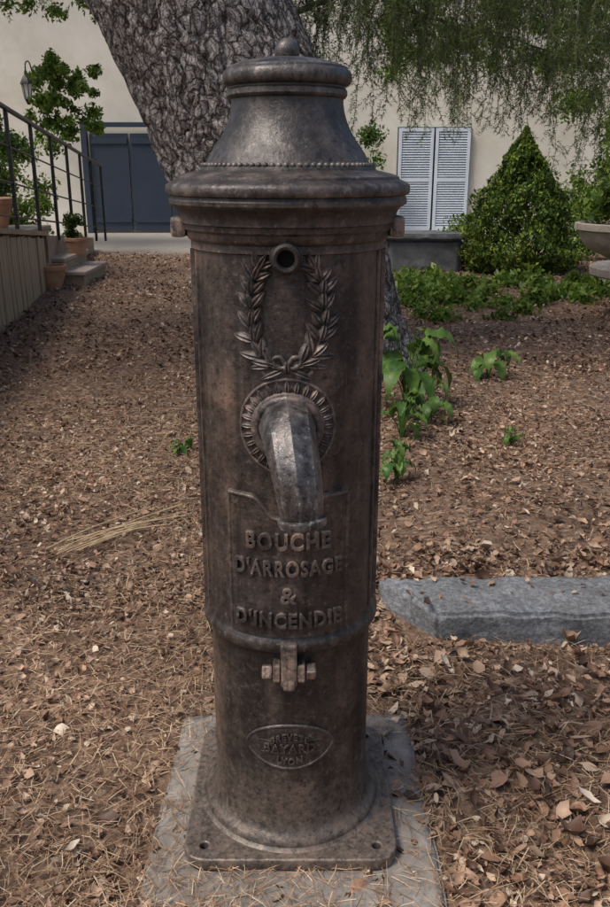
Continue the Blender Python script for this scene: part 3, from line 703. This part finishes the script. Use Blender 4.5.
def pot(x,y,z,r,h,plant=True,seed=0):
    e=empty('terracotta_pot',(x,y,z))
    parent(lathe('pot',[(r*.62,0),(r*.66,.01),(r*.9,h*.55),(r*.97,h*.8),(r*1.07,h*.82),(r*1.08,h*.97),(r*1.03,h),(r*.93,h*.99),(r*.9,h*.85),(r*.85,h*.8)],M_ter,40,(x,y,z),wob=.02),e)
    if plant: parent(bush('plant',blobs(x,y,z+h+.12,r*.6,r*.6,.1,7,r*.7,seed+50),900,.03,.07,M_gr1,seed+60),e)
pot(-2.90,6.1,.80,.19,.30,True,1); pot(-3.02,7.1,.71,.19,.30,False,2); pot(-2.82,5.3,.845,.15,.26,True,6)
pot(-2.78,8.0,.0,.17,.27,False,3); pot(-2.72,9.0,.285,.13,.20,True,4); pot(-3.2,10.6,.0,.16,.26,True,5)
# ================================================================ TROUGH, PLANTER
M_dst=simple('dark_stone',[(.3,(.055,.06,.065)),(.7,(.14,.145,.15))],7,.9,0,.6,.01,40)
tg=empty('stone_trough',(1.55,9.9,0))
parent(rough_prism('basin',[(1.08,9.65),(2.05,9.65),(2.05,10.2),(1.08,10.2)],-.05,.40,M_dst,4,.012,5,.03),tg)
parent(rough_prism('rim',[(1.03,9.60),(2.10,9.60),(2.10,10.25),(1.03,10.25)],.402,.48,M_dst,4,.008,5,.02),tg)
pl_=empty('garden_planter',(3.45,7.7,0)); M_lst=simple('pale_stone',[(.3,(.28,.235,.185)),(.7,(.44,.385,.32))],9,.9,0,.6,.01,50)
parent(lathe('bowl',[(.20,0.),(.24,.02),(.24,.10),(.22,.30),(.20,.34),(.28,.38),(.42,.44),(.50,.54),(.53,.62),(.57,.64),(.57,.70),(.53,.71),(.48,.68),(.46,.60)],M_lst,56,(3.45,7.7,.03),wob=.02),pl_)
parent(bush('plant',blobs(3.45,7.7,.92,.36,.36,.14,22,.17,71),4200,.04,.11,M_gr2,72),pl_)
st2=empty('stone_table',(3.22,6.2,0))
parent(lathe('top',[(.50,.36),(.60,.365),(.62,.38),(.62,.44),(.60,.455),(.3,.458),(.05,.458)],M_lst,56,(3.22,6.2,0),wob=.03),st2)
parent(lathe('foot',[(.30,-.03),(.32,.02),(.30,.06),(.20,.14),(.18,.26),(.26,.34),(.36,.358)],M_lst,40,(3.22,6.2,0),wob=.03),st2)
# ================================================================ LIGHT / CAMERA
sd=Vector((-.46,-.26,.85)).normalized()
L=bpy.data.lights.new('sun','SUN'); L.energy=2.5; L.angle=math.radians(17); L.color=(1,.95,.87); so=bpy.data.objects.new('sun',L); col(so)
so.rotation_euler=sd.to_track_quat('Z','Y').to_euler()
w=bpy.data.worlds.new('World'); S.world=w; w.use_nodes=True; nt=w.node_tree
sk=nt.nodes.new('ShaderNodeTexSky'); sk.sky_type='NISHITA'; sk.sun_disc=False; sk.sun_elevation=math.asin(sd.z); sk.sun_rotation=math.atan2(sd.x,sd.y)
sk.dust_density=4.0
nt.links.new(sk.outputs[0],nt.nodes['Background'].inputs[0]); nt.nodes['Background'].inputs[1].default_value=.15
cam=bpy.data.cameras.new('camera'); co=bpy.data.objects.new('camera',cam); col(co)
co.location=(.029,-D,1.31); co.rotation_euler=(math.radians(90-18.75),0,0)
cam.sensor_fit='VERTICAL'; cam.sensor_height=24; cam.lens=24*850/907; cam.clip_end=500; cam.clip_start=.05
S.camera=co
S.view_settings.view_transform='Standard'; S.view_settings.look='None'; S.view_settings.exposure=0
